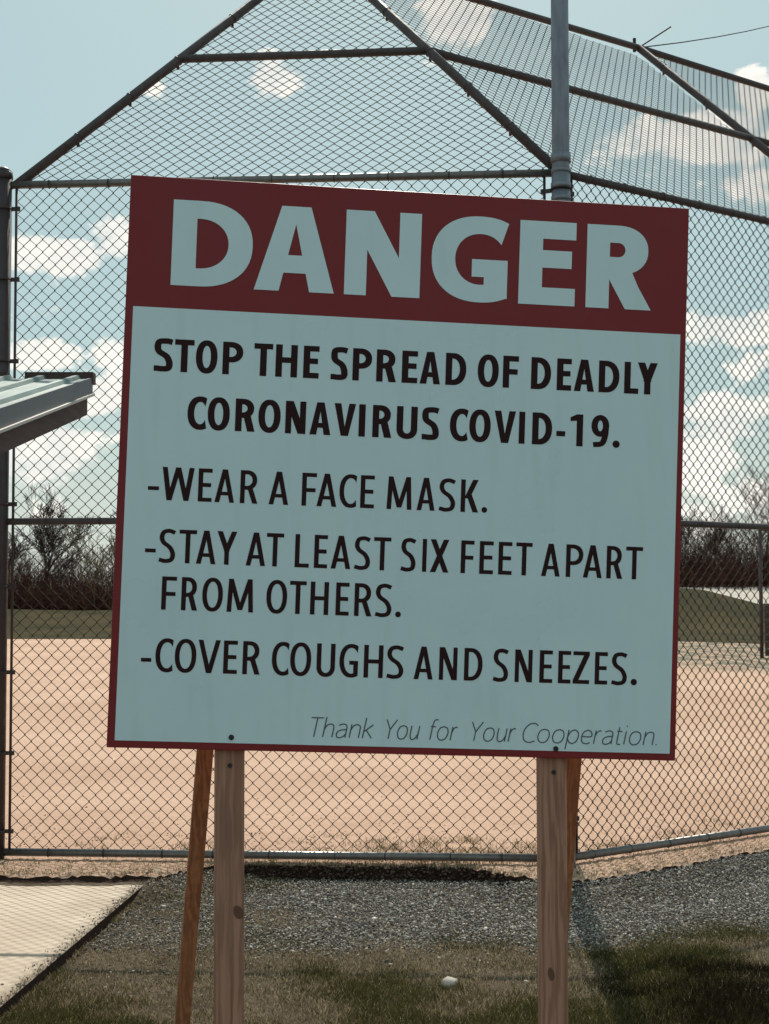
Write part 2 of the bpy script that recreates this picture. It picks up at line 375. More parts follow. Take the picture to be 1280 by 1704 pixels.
def gravel_front(x): return 6.88+.28*(fbm(x, 0*x, .8, 21)-.5)*2+.12*(vnoise(x, 0*x, .13, 22)-.5)-np.where(x > 1.0, (1-x)*.25, 0)
N = 185000
x = rng.uniform(-1.5, 3.4, N); y = rng.uniform(6.0, 10.0, N)
ly_ = lipy(x); gf = gravel_front(x)
keep = (y < ly_-.0) & (x > slabx(y)+.01)
dens = 1/(1+np.exp(-(y-gf)/.06)); dens *= np.clip((x+1.25)/.45, .6, 1) * (1-.6*np.clip((fbm(x, y, .5, 31)-.5)*6, 0, 1)*np.clip((.0-x)/.5, 0, 1))
dens = np.maximum(dens, .035)
keep &= rng.random(N) < dens
x, y = x[keep], y[keep]; r = rng.uniform(.0024, .0062, len(x))*np.where(rng.random(len(x)) < .03, 1.9, 1)
P = np.stack([x, y, gz(x, y)+rng.uniform(.0, .011, len(x))], -1)
tag(stones('gravel', P, r, m_stone), 'grey crushed stone spread along the foot of the backstop fence', 'gravel', kind='stuff')
# small clods and pebbles lying on the infield near the fence
N = 5000; x = rng.uniform(-2.6, 3.6, N); y = lipy(x)+rng.exponential(.7, N)+.02
r = rng.uniform(.003, .008, N)
m_clod = var('clay_clod', (.20, .13, .09), (.58, .45, .34))
tag(stones('dirt_clods', np.stack([x, y, np.full(N, FZ+.002)], -1), r, m_clod), 'small clay clods scattered on the infield edge behind the fence', 'dirt clods', kind='stuff')

def blades(name, x, y, z, h, wd, lean, m, mi, kind='stuff', label=None, cat=None):
    n = len(x); a = rng.random(n)*6.283; l = (.35+.65*rng.random(n))*lean; la = rng.random(n)*6.283
    dx, dy = np.cos(a)*wd/2, np.sin(a)*wd/2; tx, ty = np.cos(la)*l*h, np.sin(la)*l*h; hz = h*np.sqrt(np.clip(1-l*l*.8, .05, 1))
    B = np.stack([x, y, z], -1); D = np.stack([dx, dy, 0*dx], -1); M = np.stack([tx*.4, ty*.4, hz*.6], -1); T = np.stack([tx, ty, hz], -1)
    V = np.stack([B-D, B+D, B+D*.75+M, B-D*.75+M, B+T], 1).reshape(-1, 3)
    k = 5*np.arange(n)[:, None]
    F3 = np.concatenate([k+np.array([[0, 1, 2]]), k+np.array([[0, 2, 3]]), k+np.array([[3, 2, 4]])], 0)
    o = fast(name, V, F3, m, mi=np.concatenate([mi, mi, mi])); return tag(o, label, cat, kind=kind)
# tufted lawn in front
def lawn(N, xr, yr):
    x = rng.uniform(*xr, N); y = rng.uniform(*yr, N)
    gf = gravel_front(x)
    lush = fbm(x, y, .55, 41)
    lush_and_shade = lush+.26*np.clip((x-.8)/.4, 0, 1)*np.clip((6.95-y)/.3, 0, 1)+.10*np.exp(-((x+.75)/.35)**2-((y-6.25)/.3)**2)  # first added term thickens the grass to darken the shaded lower right
    d = np.clip((lush_and_shade-.31)*5, .34, 1)*np.clip(1/(1+np.exp((y-gf)/.09))+np.clip((-.35-x)/.5, 0, 1)*.45, .02, 1)
    keep = (y < lipy(x)) & (x > slabx(y)+.012) & (rng.random(N) < d)
    return x[keep], y[keep], lush_and_shade[keep]
x, y, lu = lawn(420000, (-1.6, 2.6), (5.15, 8.6))
h = rng.uniform(.012, .034, len(x))*(.6+lu); wd = rng.uniform(.0016, .0034, len(x))
mi = (rng.random(len(x)) > np.clip((lu-.39)*3.6, .12, .80)).astype(int)
h[mi == 1] *= .75
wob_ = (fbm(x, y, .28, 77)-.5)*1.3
shade_mask = np.clip((x-.83+wob_*.4)/.2, 0, 1)*np.clip((6.55+wob_*.5-y)/.35, 0, 1)*np.clip(.25+1.3*fbm(x, y, .22, 78), 0, 1)*(1-.85*np.exp(-((x-1.06)/.12)**2-((y-6.28)/.15)**2))  # cast shade at lower right, painted as dark blades around a lit gap
sel = rng.random(len(x)) < shade_mask; mi[sel & (rng.random(len(x)) < .93)] = 2; h[sel] *= 1.25
blades('grass', x, y, gz(x, y), h, wd, .95, [m_bl_g, m_bl_d, m_bl_shade], mi, label='short patchy green and straw coloured grass in front of the gravel', cat='grass')
ye = rng.uniform(5.2, 8.1, 5200); xe = slabx(ye)+.022-rng.exponential(.010, 5200)
kq = rng.random(5200) < np.clip((fbm(ye*0+3, ye, .22, 91)-.42)*5, .05, 1); xe = xe[kq]; ye = ye[kq]
ze = np.where(xe < slabx(ye), .048, .0)
blades('edge_grass', xe, ye, ze, rng.uniform(.010, .032, len(xe)), rng.uniform(.002, .004, len(xe)), 1.0, [m_bl_g, m_bl_d], (rng.random(len(xe)) < .7).astype(int), label='dry grass creeping over the right edge of the concrete pad', cat='grass edge')
ye = rng.uniform(5.6, 8.1, 260); xe = slabx(ye)-rng.exponential(.025, 260)
tag(stones('loose_stones', np.stack([xe, ye, np.full(260, .050)], -1), rng.uniform(.002, .0055, 260), m_stone), 'loose bits of gravel lying on the edge of the concrete pad', 'loose stones', kind='stuff')
# sparser lawn away from the frame
x = rng.uniform(-6, 8, 60000); y = rng.uniform(.5, 7.6, 60000); k = ~((x > -1.65) & (x < 2.65) & (y > 5.1)) & ~((x < -1.2) & (y > 4)) & (y < 6.9+np.clip(x-1, 0, 9)*.3); x, y = x[k], y[k]
blades('grass', x, y, np.zeros(len(x)), rng.uniform(.02, .045, len(x)), rng.uniform(.004, .007, len(x)), .9, [m_bl_g, m_bl_d], (rng.random(len(x)) < .5).astype(int), label='thin grass around the sign posts towards the viewer', cat='grass')
# weeds just inside the fence and straw on the earth edge
x = []; y = []
for _ in range(230):
    cx = random.choice([random.uniform(-.15, .95), random.uniform(-.6, .95), random.uniform(-1.9, 1.0), random.uniform(.9, 3.2)])
    fy = np.interp(cx, [Ax, Bx, Cx], [Ay, By, Cy]); cy = fy+abs(random.gauss(.28, .30)); n = random.randint(12, 60)
    x += list(rng.normal(cx, .05, n)); y += list(rng.normal(cy, .03, n))
x = np.array(x); y = np.array(y)
blades('weeds', x, y, np.full(len(x), FZ), rng.uniform(.012, .045, len(x)), rng.uniform(.002, .004, len(x)), 1.0, [m_bl_g, m_bl_d], (rng.random(len(x)) < .62).astype(int), label='low weeds growing along the inside of the fence', cat='weeds')
x = rng.uniform(-2.2, 3.4, 9000); y = lipy(x)+rng.uniform(0, .5, 9000)**1.2
k = (y < np.interp(x, [Ax, Bx, Cx], [Ay, By, Cy])+.15); x, y = x[k], y[k]
blades('dead_grass', x, y, np.full(len(x), FZ), rng.uniform(.01, .03, len(x)), rng.uniform(.002, .004, len(x)), 1.0, [m_bl_g, m_bl_d], (rng.random(len(x)) < .85).astype(int), label='dead grass bits on the earth strip under the fence', cat='dead grass')
nq = 900; x = rng.uniform(-.95, .62, nq); t_ = rng.random(nq)
P = np.stack([x, lipy(x)-.035*(1-t_)-.012, .004+t_*FZ*.9], -1)
tag(stones('earth_crumbs', P, rng.uniform(.003, .010, nq), m_crumb), 'dark crumbs of earth clinging to the step under the bottom rail', 'earth crumbs', kind='stuff')
x = rng.uniform(-.95, .7, 900)
blades('hanging_grass', x, lipy(x)-.004, np.full(900, FZ-.008), rng.uniform(.015, .04, 900), rng.uniform(.002, .0035, 900), 1.0, [m_bl_g, m_bl_d], (rng.random(900) < .7).astype(int), label='dry grass along the top of the dark earth step', cat='grass fringe')
# a chunk of broken concrete by the pad corner and a bit of litter in the grass
def rock(name, c, r, m, label, cat, flat=.6):
    o = stones(name, np.array([c]), np.array([r]), m, flat); o.location = (0, 0, 0)
    return tag(o, label, cat)
m_pale = mat('pale_litter', (.55, .48, .40), .8); m_rock = mat('rubble_stone', (.45, .36, .29), .9)
rock('stone', (-1.17, 8.24, .055), .052, m_rock, 'pale lump of rubble lying at the right corner of the concrete pad', 'stone')
rock('litter', (.245, 6.14, .02), .034, m_pale, 'small white scrap lying in the grass left of the right sign post', 'litter', .35)

# ------------------------------------------------------------------ backstop
bs = empty('backstop', (.5, 8.6, 0), 'tall chain link backstop with sloping canopy of mesh behind the danger sign', 'backstop')
RB = .67/1.45; 
A = np.array([Ax, Ay]); B = np.array([Bx, By]); Cc = np.array([Cx, Cy]); D = np.array([Dx, Dy]); G = np.array([Gx, Gy])
rA = np.array([.828, .57]); rB = np.array([-.69, .665]); rC = np.array([-.762, .561]); rD = np.array([-.762, .561]); RISE = .906; UTOP = 1.91
def p3(p, z): return np.array([p[0], p[1], z])
def raf(P, r, u): return np.array([P[0]+r[0]*u, P[1]+r[1]*u, ZT+RISE*u])
RR = .0215
corners = [G, A, B, Cc, D]; rafts = [None, rA, rB, rC, rD]
for i in range(4):
    P, Q = corners[i], corners[i+1]; m_ = m_galv if i in (2,) else m_rail
    for z, nm in ((ZT, 'top_rail'), (ZM, 'middle_rail'), (ZB, 'bottom_rail')):
        mm = {'top_rail': m_rail if i != 1 else m_galv, 'middle_rail': m_rail, 'bottom_rail': m_galv}[nm]
        d = (Q-P)/np.linalg.norm(Q-P); b = MB(); b.tube(p3(P-d*(.05 if i == 1 else -.04), z), p3(Q-d*.04, z), RR if z != ZM else .019, 14)
        b.build(nm, mm, bs, smooth=True)
# rafters and canopy beams
for P, r in list(zip(corners, rafts))[1:]:
    b = MB(); b.tube(raf(P, r, .0), raf(P, r, UTOP), .027, 14); b.build('rafter', m_rail, bs, smooth=True)
for i in range(1, 4):
    for u in (1.0, UTOP):
        p, q = raf(corners[i], rafts[i], u), raf(corners[i+1], rafts[i+1], u)
        b = MB(); b.tube(p, q, .024, 14); b.build('canopy_beam', m_rail, bs, smooth=True)
# clamps along the rafters
for P, r in ((A, rA), (B, rB), (Cc, rC)):
    d = raf(P, r, 1)-raf(P, r, 0); d /= np.linalg.norm(d)
    for u in (.36, .68, .985, 1.35, 1.7):
        b = MB(); c = raf(P, r, u); b.ring(c, d, .027, .0045, 12, 5); b.obox(c+np.array([0, 0, -.038]), (1,0,0), (0,1,0), (0,0,1), .007, .010, .014); b.build('clamp', m_band, bs)
# posts
def post(p, z1, r, m, name='post', label=None, cap=True, sleeve=False):
    b = MB(); b.tube(p3(p, -.1), p3(p, z1), r, 24)
    o = b.build(name, m, bs, smooth=True)
    if label: o['label'] = label
    if cap:
        c = MB(); c.tube(p3(p, z1-.01), p3(p, z1+.03), r*1.12, 20, r*1.05); c.tube(p3(p, z1+.03), p3(p, z1+.055), r*1.05, 20, r*.45); c.build('post_cap', m, o, smooth=True)
    return o
dAB = (B-A)/np.linalg.norm(B-A); dBC = np.array([cdx, cdy])
PA = A-dAB*.078
post(PA, ZT+.045, .050, m_post, label='dark post at the left corner of the backstop')
pB = B + np.array([.0, -.035])
pole = post(pB, 8.6, .0475, m_pole, 'corner_pole', 'tall blue grey pole rising above the canopy', cap=True)
for z0, h_, rr in ((ZT+.07, .05, .054), (ZT+.0, .02, .053), (ZT-.08, .028, .055), (ZT-.15, .02, .054)):
    b = MB(); b.tube(p3(pB, z0-h_/2), p3(pB, z0+h_/2), rr, 24); b.build('pipe_collar', m_pole, pole, smooth=True)
b = MB(); b.tube(p3(pB, -.02), p3(pB, ZT-.02), .0505, 24); b.build('lower_sleeve', m_pole, pole, smooth=True)
post(Cc, ZT+.05, .045, m_post); post(D, ZT+.05, .045, m_post); post(G, ZT+.05, .045, m_post)
# tension bars with bands
def tension(p, q, zs, mm):
    d = (q-p)/np.linalg.norm(q-p); b = MB(); s = p+d*.0
    b.tube(p3(s, ZB+.01), p3(s, ZT-.02), .0075, 8); b.build('tension_bar', m_band, bs, smooth=True)
def band(pp, s, z):
    b = MB(); b.ring(p3(pp, z), (0, 0, 1), .054, .006, 16, 5); v = (s-pp)/np.linalg.norm(s-pp); mid = (pp+v*.05+s+v*.012)/2
    L = np.linalg.norm(s+v*.012-pp-v*.05)/2; b.obox(p3(mid, z), (v[0], v[1], 0), (-v[1], v[0], 0), (0, 0, 1), L, .006, .011)
    b.tube(p3(s+v*.012, z-.012), p3(s+v*.012, z+.012), .010, 8); b.build('tension_band', m_band, bs)
tension(A, B, None, None); tension(B-dAB*.085, A, None, None); tension(B+dBC*.085, Cc, None, None)
for py in (340, 460, 598, 838, 975, 1117, 1250, 1378):
    band(PA, A, EYE+(992-py)/FPX*Ay)
for z in (ZT-.10, ZT-.6, ZT-1.1, ZM-.5, ZM-1.0, ZB+.2): band(pB, B-dAB*.085, z); band(pB, B+dBC*.085, z)

# chain link: every wire a real zig-zag, hooked round its neighbour
def inside(pt, poly):
    c = np.ones(len(pt), bool); n = len(poly)
    for i in range(n):
        a = poly[i]; b = poly[(i+1) % n]; c &= ((b[0]-a[0])*(pt[:, 1]-a[1])-(b[1]-a[1])*(pt[:, 0]-a[0])) >= -1e-6
    return c
def chainlink(name, O, U, Vd, poly, pitch=.0718, pv=None, rad=.0023, wob=.004, seed=1, mm=None, sag=0.0):
    """poly: convex ccw polygon in (u,v) metres on the plane O + u U + v V"""
    O, U, Vd = map(lambda a: np.array(a, float), (O, U, Vd)); Nn = np.cross(U, Vd); Nn /= np.linalg.norm(Nn)
    d = pitch/2; dv = (pv or pitch)/2; poly = np.array(poly, float); u0, v0 = poly.min(0); u1, v1 = poly.max(0)
    I = np.arange(int(math.floor(u0/d))-1, int(math.ceil(u1/d))+1); K = np.arange(int(math.floor(v0/dv)), int(math.ceil(v1/dv))+1)
    II, KK = np.meshgrid(I, K, indexing='ij')
    side = ((II+KK) % 2); uu = II*d+side*(d+rad*1.5)-(1-side)*rad*1.5; vv = KK*dv
    wx = wob*(fbm(uu, vv, .7, seed)-.5)*2+ .0012*(np.random.default_rng(seed).random(uu.shape)-.5); wz = .02*(fbm(uu, vv, 1.3, seed+5)-.5)
    # depth: at each bend the wire turns over its neighbour
    nn = np.where(side == 1, rad*1.0, -rad*1.0)
    # two points per bend for a slightly rounded knuckle
    pts = O+(uu+wx)[..., None]*U+(vv+wx*.7)[..., None]*Vd+(nn+wz)[..., None]*Nn
    mid = np.stack([(uu[:, :-1]+uu[:, 1:])/2, (vv[:, :-1]+vv[:, 1:])/2], -1).reshape(-1, 2)
    k = inside(mid, poly)
    p = pts[:, :-1].reshape(-1, 3)[k]; q = pts[:, 1:].reshape(-1, 3)[k]
    dr = q-p; dr /= np.linalg.norm(dr, axis=1)[:, None]; p = p-dr*rad*.4; q = q+dr*rad*.4
    a = np.cross(dr, Nn); a /= np.linalg.norm(a, axis=1)[:, None]; b = np.cross(dr, a); n = 4
    ring = [a*math.cos(t)+b*math.sin(t) for t in [2*math.pi*i/n+.785 for i in range(n)]]
    V = np.stack([p+e*rad for e in ring]+[q+e*rad for e in ring], 1).reshape(-1, 3)
    base = 2*n*np.arange(len(p))[:, None]
    F = np.concatenate([base+np.array([[i, (i+1) % n, n+(i+1) % n, n+i]]) for i in range(n)], 0)
    o = fast(name, V, F, mm or m_wire, bs); o['kind'] = 'stuff'; return o
def vert_panel(P, Q, seed, g0=.0, g1=.0):
    L = np.linalg.norm(Q-P); d = (Q-P)/L; off = np.array([d[1], -d[0]])*(-.024)   # fabric on the field face
    O = p3(P+d*g0, ZB-.015)+np.array([off[0], off[1], 0])
    chainlink('chain_link_mesh', O, (d[0], d[1], 0), (0, 0, 1), [(0, 0), (L-g0-g1, 0), (L-g0-g1, ZT-ZB+.035), (0, ZT-ZB+.035)], seed=seed)
vert_panel(G, A, 51, .08, .1); vert_panel(A, B, 52, 0, .085); vert_panel(B, Cc, 53, .085, .05); vert_panel(Cc, D, 54, .05, .05)
def canopy(P, rp, Q, rq, seed, pu=.0745, pv=.071):
    a0 = raf(P, rp, 0); b0 = raf(Q, rq, 0); a1 = raf(P, rp, UTOP); b1 = raf(Q, rq, UTOP)
    U = b0-a0; U /= np.linalg.norm(U); nrm = np.cross(U, (a1+b1)/2-(a0+b0)/2); nrm /= np.linalg.norm(nrm); Vd = np.cross(nrm, U)
    O = a0+nrm*(-.0)+np.array([0, 0, -.024])
    uv = [((x-a0)@U, (x-a0)@Vd) for x in (a0, b0, b1, a1)]
    chainlink('canopy_mesh', O, U, Vd, uv, seed=seed, rad=.0021, pitch=pu, pv=pv)
canopy(A, rA, B, rB, 62, .0745, .072); canopy(B, rB, Cc, rC, 63, .0655, .0765); canopy(Cc, rC, D, rD, 64, .0655, .0765)
# wire ties round the rails
for (P, Q) in ((A, B), (B, Cc)):
    L = np.linalg.norm(Q-P); d = (Q-P)/L
    for z in (ZT, ZB, ZM):
        b = MB()
        for s in np.arange(.2, L-.1, .31): b.ring(p3(P+d*(s+random.uniform(-.03, .03)), z), (d[0], d[1], 0), RR+.003, .0025, 10, 4)
        o = b.build('wire_ties', m_band, bs); o['kind'] = 'stuff'
# guy wires from the canopy apex over the middle post
ap = raf(Cc, rC, UTOP)
b = MB(); b.tube(ap, ap+np.array([.28, .23, .24]), .006, 6); b.tube(ap+np.array([-.03, 0, -.03]), ap+np.array([-.03, 0, .07]), .012, 8); b.build('guy_wire', m_wire, bs)
b = MB(); q0 = ap; 
for i in range(12):
    t = (i+1)/12; q1 = ap+np.array([6.6, 14.8, 6.4])*t+np.array([0, 0, -1.2*t*(1-t)*.6]); b.tube(q0, q1, .005, 6, cap=False); q0 = q1
b.build('guy_wire', m_wire, bs)

# ------------------------------------------------------------------ shelter (dugout) roof, left
sh = empty('player_shelter', (-2.6, 6.0, 0), 'low shelter with ribbed pale green metal roof jutting in at the left edge', 'shelter')
m_roof = mat('pale_green_roof', rough=.5, metal=.15, build=lambda t, b: (t.set(b.inputs['Base Color'], t.mix(t.ramp(t.noise(t.vscale(POS(t), (9, 1.2, 9)), 1.6, 5, .65), .35, .7), (.10, .155, .15), (.20, .27, .25)))))
m_trim = mat('slate_trim', (.050, .060, .075), .5, .2, build=lambda t, b: (t.set(b.inputs['Base Color'], t.mix(t.noise(POS(t), 7, 4), (.04, .048, .062), (.075, .088, .105)))))
m_barge = mat('dark_stained_board', rough=.8, build=lambda t, b: t.set(b.inputs['Base Color'], t.mix(t.ramp(t.noise(t.vscale(POS(t), (30, 2, 30)), 1.5, 4), .3, .7), (.050, .026, .024), (.090, .050, .042))))
m_pale_edge = mat('bare_metal_lip', (.45, .42, .39), .5, .3)
HY, HZ = 7.0, EYE+(992-627)/FPX*7.0        # high far end of rake
LY, LZ = 5.5, EYE+(992-672)/FPX*5.5
xr = -.5*((640-152)/FPX*7.0+(640-0)/FPX*5.5)-.0
sl = (HZ-LZ)/(HY-LY)
FYY = 3.6; dn = np.array([0, 1, sl]); dn /= np.linalg.norm(dn); nz = np.array([0, -sl, 1]); nz /= np.linalg.norm(nz)
def rp(y, off=0): return LZ+(y-LY)*sl+off
xR1, xR0 = -(640-152)/FPX*7.0, -(640-0)/FPX*5.5+.03
# corrugated roof sheets with raised ribs running down the slope
def roof_sheet(x0, x1):
    b = MB(); prof = []
    xx = x0
    while xx < x1-.001:
        prof += [(xx, 0), (min(xx+.075, x1), 0), (min(xx+.085, x1), .016), (min(xx+.105, x1), .016), (min(xx+.115, x1), 0)]; xx += .155
    prof.append((x1, 0)); 
    vs = []
    for y in (FYY, HY):
        vs += [(x, y, rp(y)+h+.0) for x, h in prof]+[(x, y, rp(y)+h-.004) for x, h in prof]
    n = len(prof); m2 = 2*n
    fs = [(i, i+1, m2+i+1, m2+i) for i in range(n-1)]+[(n+i+1, n+i, m2+n+i, m2+n+i+1) for i in range(n-1)]
    b.add(vs, fs); return b
for k in range(3):
    x1 = xR1-.012-k*.93; roof_sheet(x1-.925, x1).build('roof_sheet', m_roof, sh)
def strip(x0, x1, o0, o1, y0=FYY, y1=HY):
    b = MB(); vs = [(x, y, rp(y)+o) for y in (y0, y1) for (x, o) in ((x0, o0), (x1, o0), (x1, o1), (x0, o1))]
    return b.add(vs, [(0,1,2,3),(7,6,5,4),(0,4,5,1),(1,5,6,2),(2,6,7,3),(3,7,4,0)])
strip(xR1-.010, xR1+.0, -.066, .004).build('rake_trim', m_trim, sh)
strip(xR1-.012, xR1+.010, -.078, -.067).build('trim_lip', m_pale_edge, sh)
strip(xR1-.05, xR1-.014, -.160, -.079, FYY+.1, HY-.05).build('barge_board', m_barge, sh)
b = MB(); b.box((xR1-.30, HY-.02, HZ-.024), (xR1+.004, HY+.05, HZ+.026)); b.build('ridge_flashing', m_barge, sh)
b = MB(); b.box((-4.3, HY-.02, HZ-.034), (xR1-.38, HY+.05, HZ+.026)); b.build('ridge_flashing', m_barge, sh)
for y in (4.2, 5.5, 6.8):
    b = MB(); b.box((-4.1, y-.02, rp(y)-.10), (xR1-.06, y+.02, rp(y)-.014)); b.build('purlin', m_barge, sh)
for x in (-4.0, -2.05):
    for y in (4.3, 6.85):
        b = MB(); b.box((x-.045, y-.045, .04), (x+.045, y+.045, rp(y)-.105)); b.build('shelter_post', m_barge, sh)
b = MB(); b.box((-3.9, 5.2, .44), (-2.3, 5.5, .48)); b.build('bench_seat', m_wood, sh)
for x in (-3.7, -2.5): b = MB(); b.box((x-.03, 5.22, .04), (x+.03, 5.48, .44)); b.build('bench_leg', m_barge, sh)

# ------------------------------------------------------------------ the sign
sg = empty('danger_sign', (0.05, 3.5, 0), 'large red and white danger notice board standing on wooden posts', 'sign')
SC = np.array([.04571546, 3.37986531, EYE+.26931024]); SX = np.array([.99390379, .10441133, -.03540535]); SZ = np.array([.03612638, -.00502203, .99933461]); SN = np.array([.10416405, -.99452152, -.00876342])
SN = np.cross(SX, SZ); SN /= np.linalg.norm(SN)
HW, HH = .61, .6063
def sp(u, v, n): return SC+SX*u+SZ*v+SN*n
def sbox(u0, v0, u1, v1, n0, n1):
    b = MB(); b.add([sp(u, v, n) for n in (n0, n1) for (u, v) in ((u0, v0), (u1, v0), (u1, v1), (u0, v1))], [(0,3,2,1),(4,5,6,7),(0,1,5,4),(1,2,6,5),(2,3,7,6),(3,0,4,7)]); return b
bd = sbox(-HW, -HH, HW, HH, -.012, 0).build('board', m_red, sg); bevel(bd, .0015)
sbox(-.5935, -.591, .597, .325, .0002, .0009).build('white_panel', m_white, sg)
class Glyphs:
    def __init__(s): s.v = []; s.f = []; s.n = 0
    def poly(s, pts, x0, y0, z):
        b = len(s.v)
        for (x, y) in pts: s.v.append(tuple(sp(x0+x, y0+y, z+s.n*.00004)))
        s.f.append(tuple(range(b, b+len(pts))))
    def strip(s, out, inn, x0, y0, z):
        b = len(s.v); k = len(out)
        for (x, y) in list(out)+list(inn): s.v.append(tuple(sp(x0+x, y0+y, z+s.n*.00004)))
        for i in range(k-1): s.f.append((b+i, b+i+1, b+k+i+1, b+k+i))
def sup(t, n=2.3):
    c, s_ = math.cos(t), math.sin(t); return math.copysign(abs(c)**(2/n), c), math.copysign(abs(s_)**(2/n), s_)
def catmull(P, k=10):
    P = [np.array(p, float) for p in P]; Q = [2*P[0]-P[1]]+P+[2*P[-1]-P[-2]]; o = []
    for i in range(1, len(Q)-2):
        for j in range(k):
            t = j/k; a, b, c, d = Q[i-1:i+3]; o.append(.5*((2*b)+(-a+c)*t+(2*a-5*b+4*c-d)*t*t+(-a+3*b-3*c+d)*t**3))
    o.append(P[-1]); return o
def glyph(G, ch, X, Y, w, h, sv, shh, z):
    def P(pts): G.n += 1; G.poly(pts, X, Y, z)
    def rect(a, b, c, d): P([(a, b), (c, b), (c, d), (a, d)])
    def para(xb, yb, xt, yt, wd): P([(xb, yb), (xb+wd, yb), (xt+wd, yt), (xt, yt)])
    def arc(cx, cy, rx, ry, a0, a1, n=26, ex=2.35, tv=sv, th_=shh):
        G.n += 1; o = []; i_ = []
        for k in range(n+1):
            t = math.radians(a0+(a1-a0)*k/n); e = sup(t, ex); e2 = sup(t, ex-.15)
            o.append((cx+rx*e[0], cy+ry*e[1])); i_.append((cx+(rx-tv)*e2[0], cy+(ry-th_)*e2[1]))
        G.strip(i_, o, X, Y, z)
    def path(P_, wv, wh, k=12):
        G.n += 1; c = catmull(P_, k); l = []; r = []
        for i, p in enumerate(c):
            t = c[min(i+1, len(c)-1)]-c[max(i-1, 0)]; t /= np.linalg.norm(t); nrm = np.array([-t[1], t[0]]); hw = .5*math.hypot(wh*t[0], wv*t[1]); l.append(p+nrm*hw); r.append(p-nrm*hw)
        G.strip(l, r, X, Y, z)
    ov = h*.012
    if ch == '-': rect(0, h*.29, w, h*.29+shh*.95)
    elif ch == '.': arc(w/2, w/2-.0, w/2, w/2, 0, 360, 18, 2.0, w/2-.0001, w/2-.0001)
    elif ch == 'I': rect((w-sv)/2, 0, (w+sv)/2, h)
    elif ch in 'EFL':
        rect(0, 0, sv, h)
        if ch != 'L': rect(sv*.9, h-shh, w, h)
        if ch != 'F': rect(sv*.9, 0, w, shh)
        if ch == 'E': rect(sv*.9, h*.445, w*.93, h*.445+shh)
        if ch == 'F': rect(sv*.9, h*.42, w*.94, h*.42+shh)
    elif ch == 'T': rect(0, h-shh, w, h); rect((w-sv)/2, 0, (w+sv)/2, h-shh*.9)
    elif ch == 'H': rect(0, 0, sv, h); rect(w-sv, 0, w, h); rect(sv*.9, h*.44, w-sv*.9, h*.44+shh)
    elif ch == 'D':
        rx = min(w*.66, w-sv*.4); rect(0, 0, sv, h); rect(sv*.9, 0, w-rx, shh); rect(sv*.9, h-shh, w-rx, h); arc(w-rx, h/2, rx, h/2, -90, 90, 28, 2.25)
    elif ch in 'PR':
        bw = w if ch == 'P' else w*.94; y0 = h*(.37 if ch == 'P' else .41); ry = (h-y0)/2; rx = min(bw*.6, ry*1.25); rect(0, 0, sv, h)
        if bw-rx > sv*.9: rect(sv*.9, y0, bw-rx, y0+shh); rect(sv*.9, h-shh, bw-rx, h)
        arc(bw-rx, y0+ry, rx, ry, -90, 90, 22, 2.2)
        if ch == 'R':
            d = sv*1.13; e = sv*.78; P([(e, y0+shh*.2), (w-d, 0), (w, 0), (w*.80, h*.27), (e+sv*.95, y0+shh*.9), (e, y0+shh*.9)] if w > .1 else [(w*.40, y0+shh*.5), (w-d, 0), (w, 0), (w*.40+d*.95, y0+shh*.7)])
    elif ch == 'O': arc(w/2, h/2, w/2, h/2+ov, 0, 360, 44, 2.25)
    elif ch in 'CG':
        rx = w*(.66 if ch == 'C' else .64); ry = h/2+ov; N_ = 40; o_ = []; i_ = []
        def lim(rr, ex, xm):
            t = 90.0
            while t > 36 and rx+rr*sup(math.radians(t), ex)[0] < xm: t -= .5
            return t
        to = lim(rx, 2.25, w); ti = lim(rx-sv, 2.1, w*.965)
        for k in range(N_+1):
            f_ = k/N_; e = sup(math.radians(to+(360-2*to)*f_), 2.25); e2 = sup(math.radians(ti+(360-2*ti)*f_), 2.1)
            o_.append((rx+rx*e[0], h/2+ry*e[1])); i_.append((rx+(rx-sv)*e2[0], h/2+(ry-shh)*e2[1]))
        G.n += 1; G.strip(i_, o_, X, Y, z)
        if ch == 'G': rect(w-sv, h*.045, w, h*.50); rect(w*.53, h*.50-shh, w-sv*.9, h*.50)
    elif ch == 'S':
        path([(w*.95, h*.895), (w*.78, h*.955-shh*.2), (w*.56, h+ov-shh*.5), (w*.26, h*.93-shh*.2), (sv*.52, h*.75), (w*.27, h*.60), (w*.66, h*.455), (w-sv*.52, h*.265), (w*.76, h*.075+shh*.15), (w*.42, shh*.5-ov), (w*.18, h*.025+shh*.35), (w*.01, h*.085)], sv*1.0, shh*1.0, 6)
    elif ch == 'U': rect(0, h*.3, sv, h); rect(w-sv, h*.3, w, h); arc(w/2, h*.3, w/2, h*.3+ov, 180, 360, 26, 2.2)
    elif ch in 'AV':
        d = sv*1.03; tw = sv*(1.22 if w > .1 else 1.12); kk = max((w/2-d)/((w-tw)/2), .79 if w > .1 else .72)
        fl = (lambda y: y) if ch == 'A' else (lambda y: h-y)
        for mx in (1, -1):
            X_ = lambda x: x if mx == 1 else w-x
            q_ = [(X_(0), fl(0)), (X_(d), fl(0)), (w/2, fl(kk*h)), (w/2, fl(h)), (X_((w-tw)/2), fl(h))]
            P(q_ if (mx == 1) == (ch == 'A') else q_[::-1])
        if ch == 'A': xi = .235*(w-tw)/2+d*.8; rect(xi, h*.215, w-xi, h*.215+shh*(1.0 if w > .1 else .9))
    elif ch == 'W':
        d = sv*1.08; a = w*.235; m = w/2; para(a-d*.5, 0, 0, h, d); para(a-d*.5, 0, m-d*.5, h, d); para(w-a-d*.5, 0, m-d*.5, h, d); para(w-a-d*.5, 0, w-d, h, d)
    elif ch == 'M':
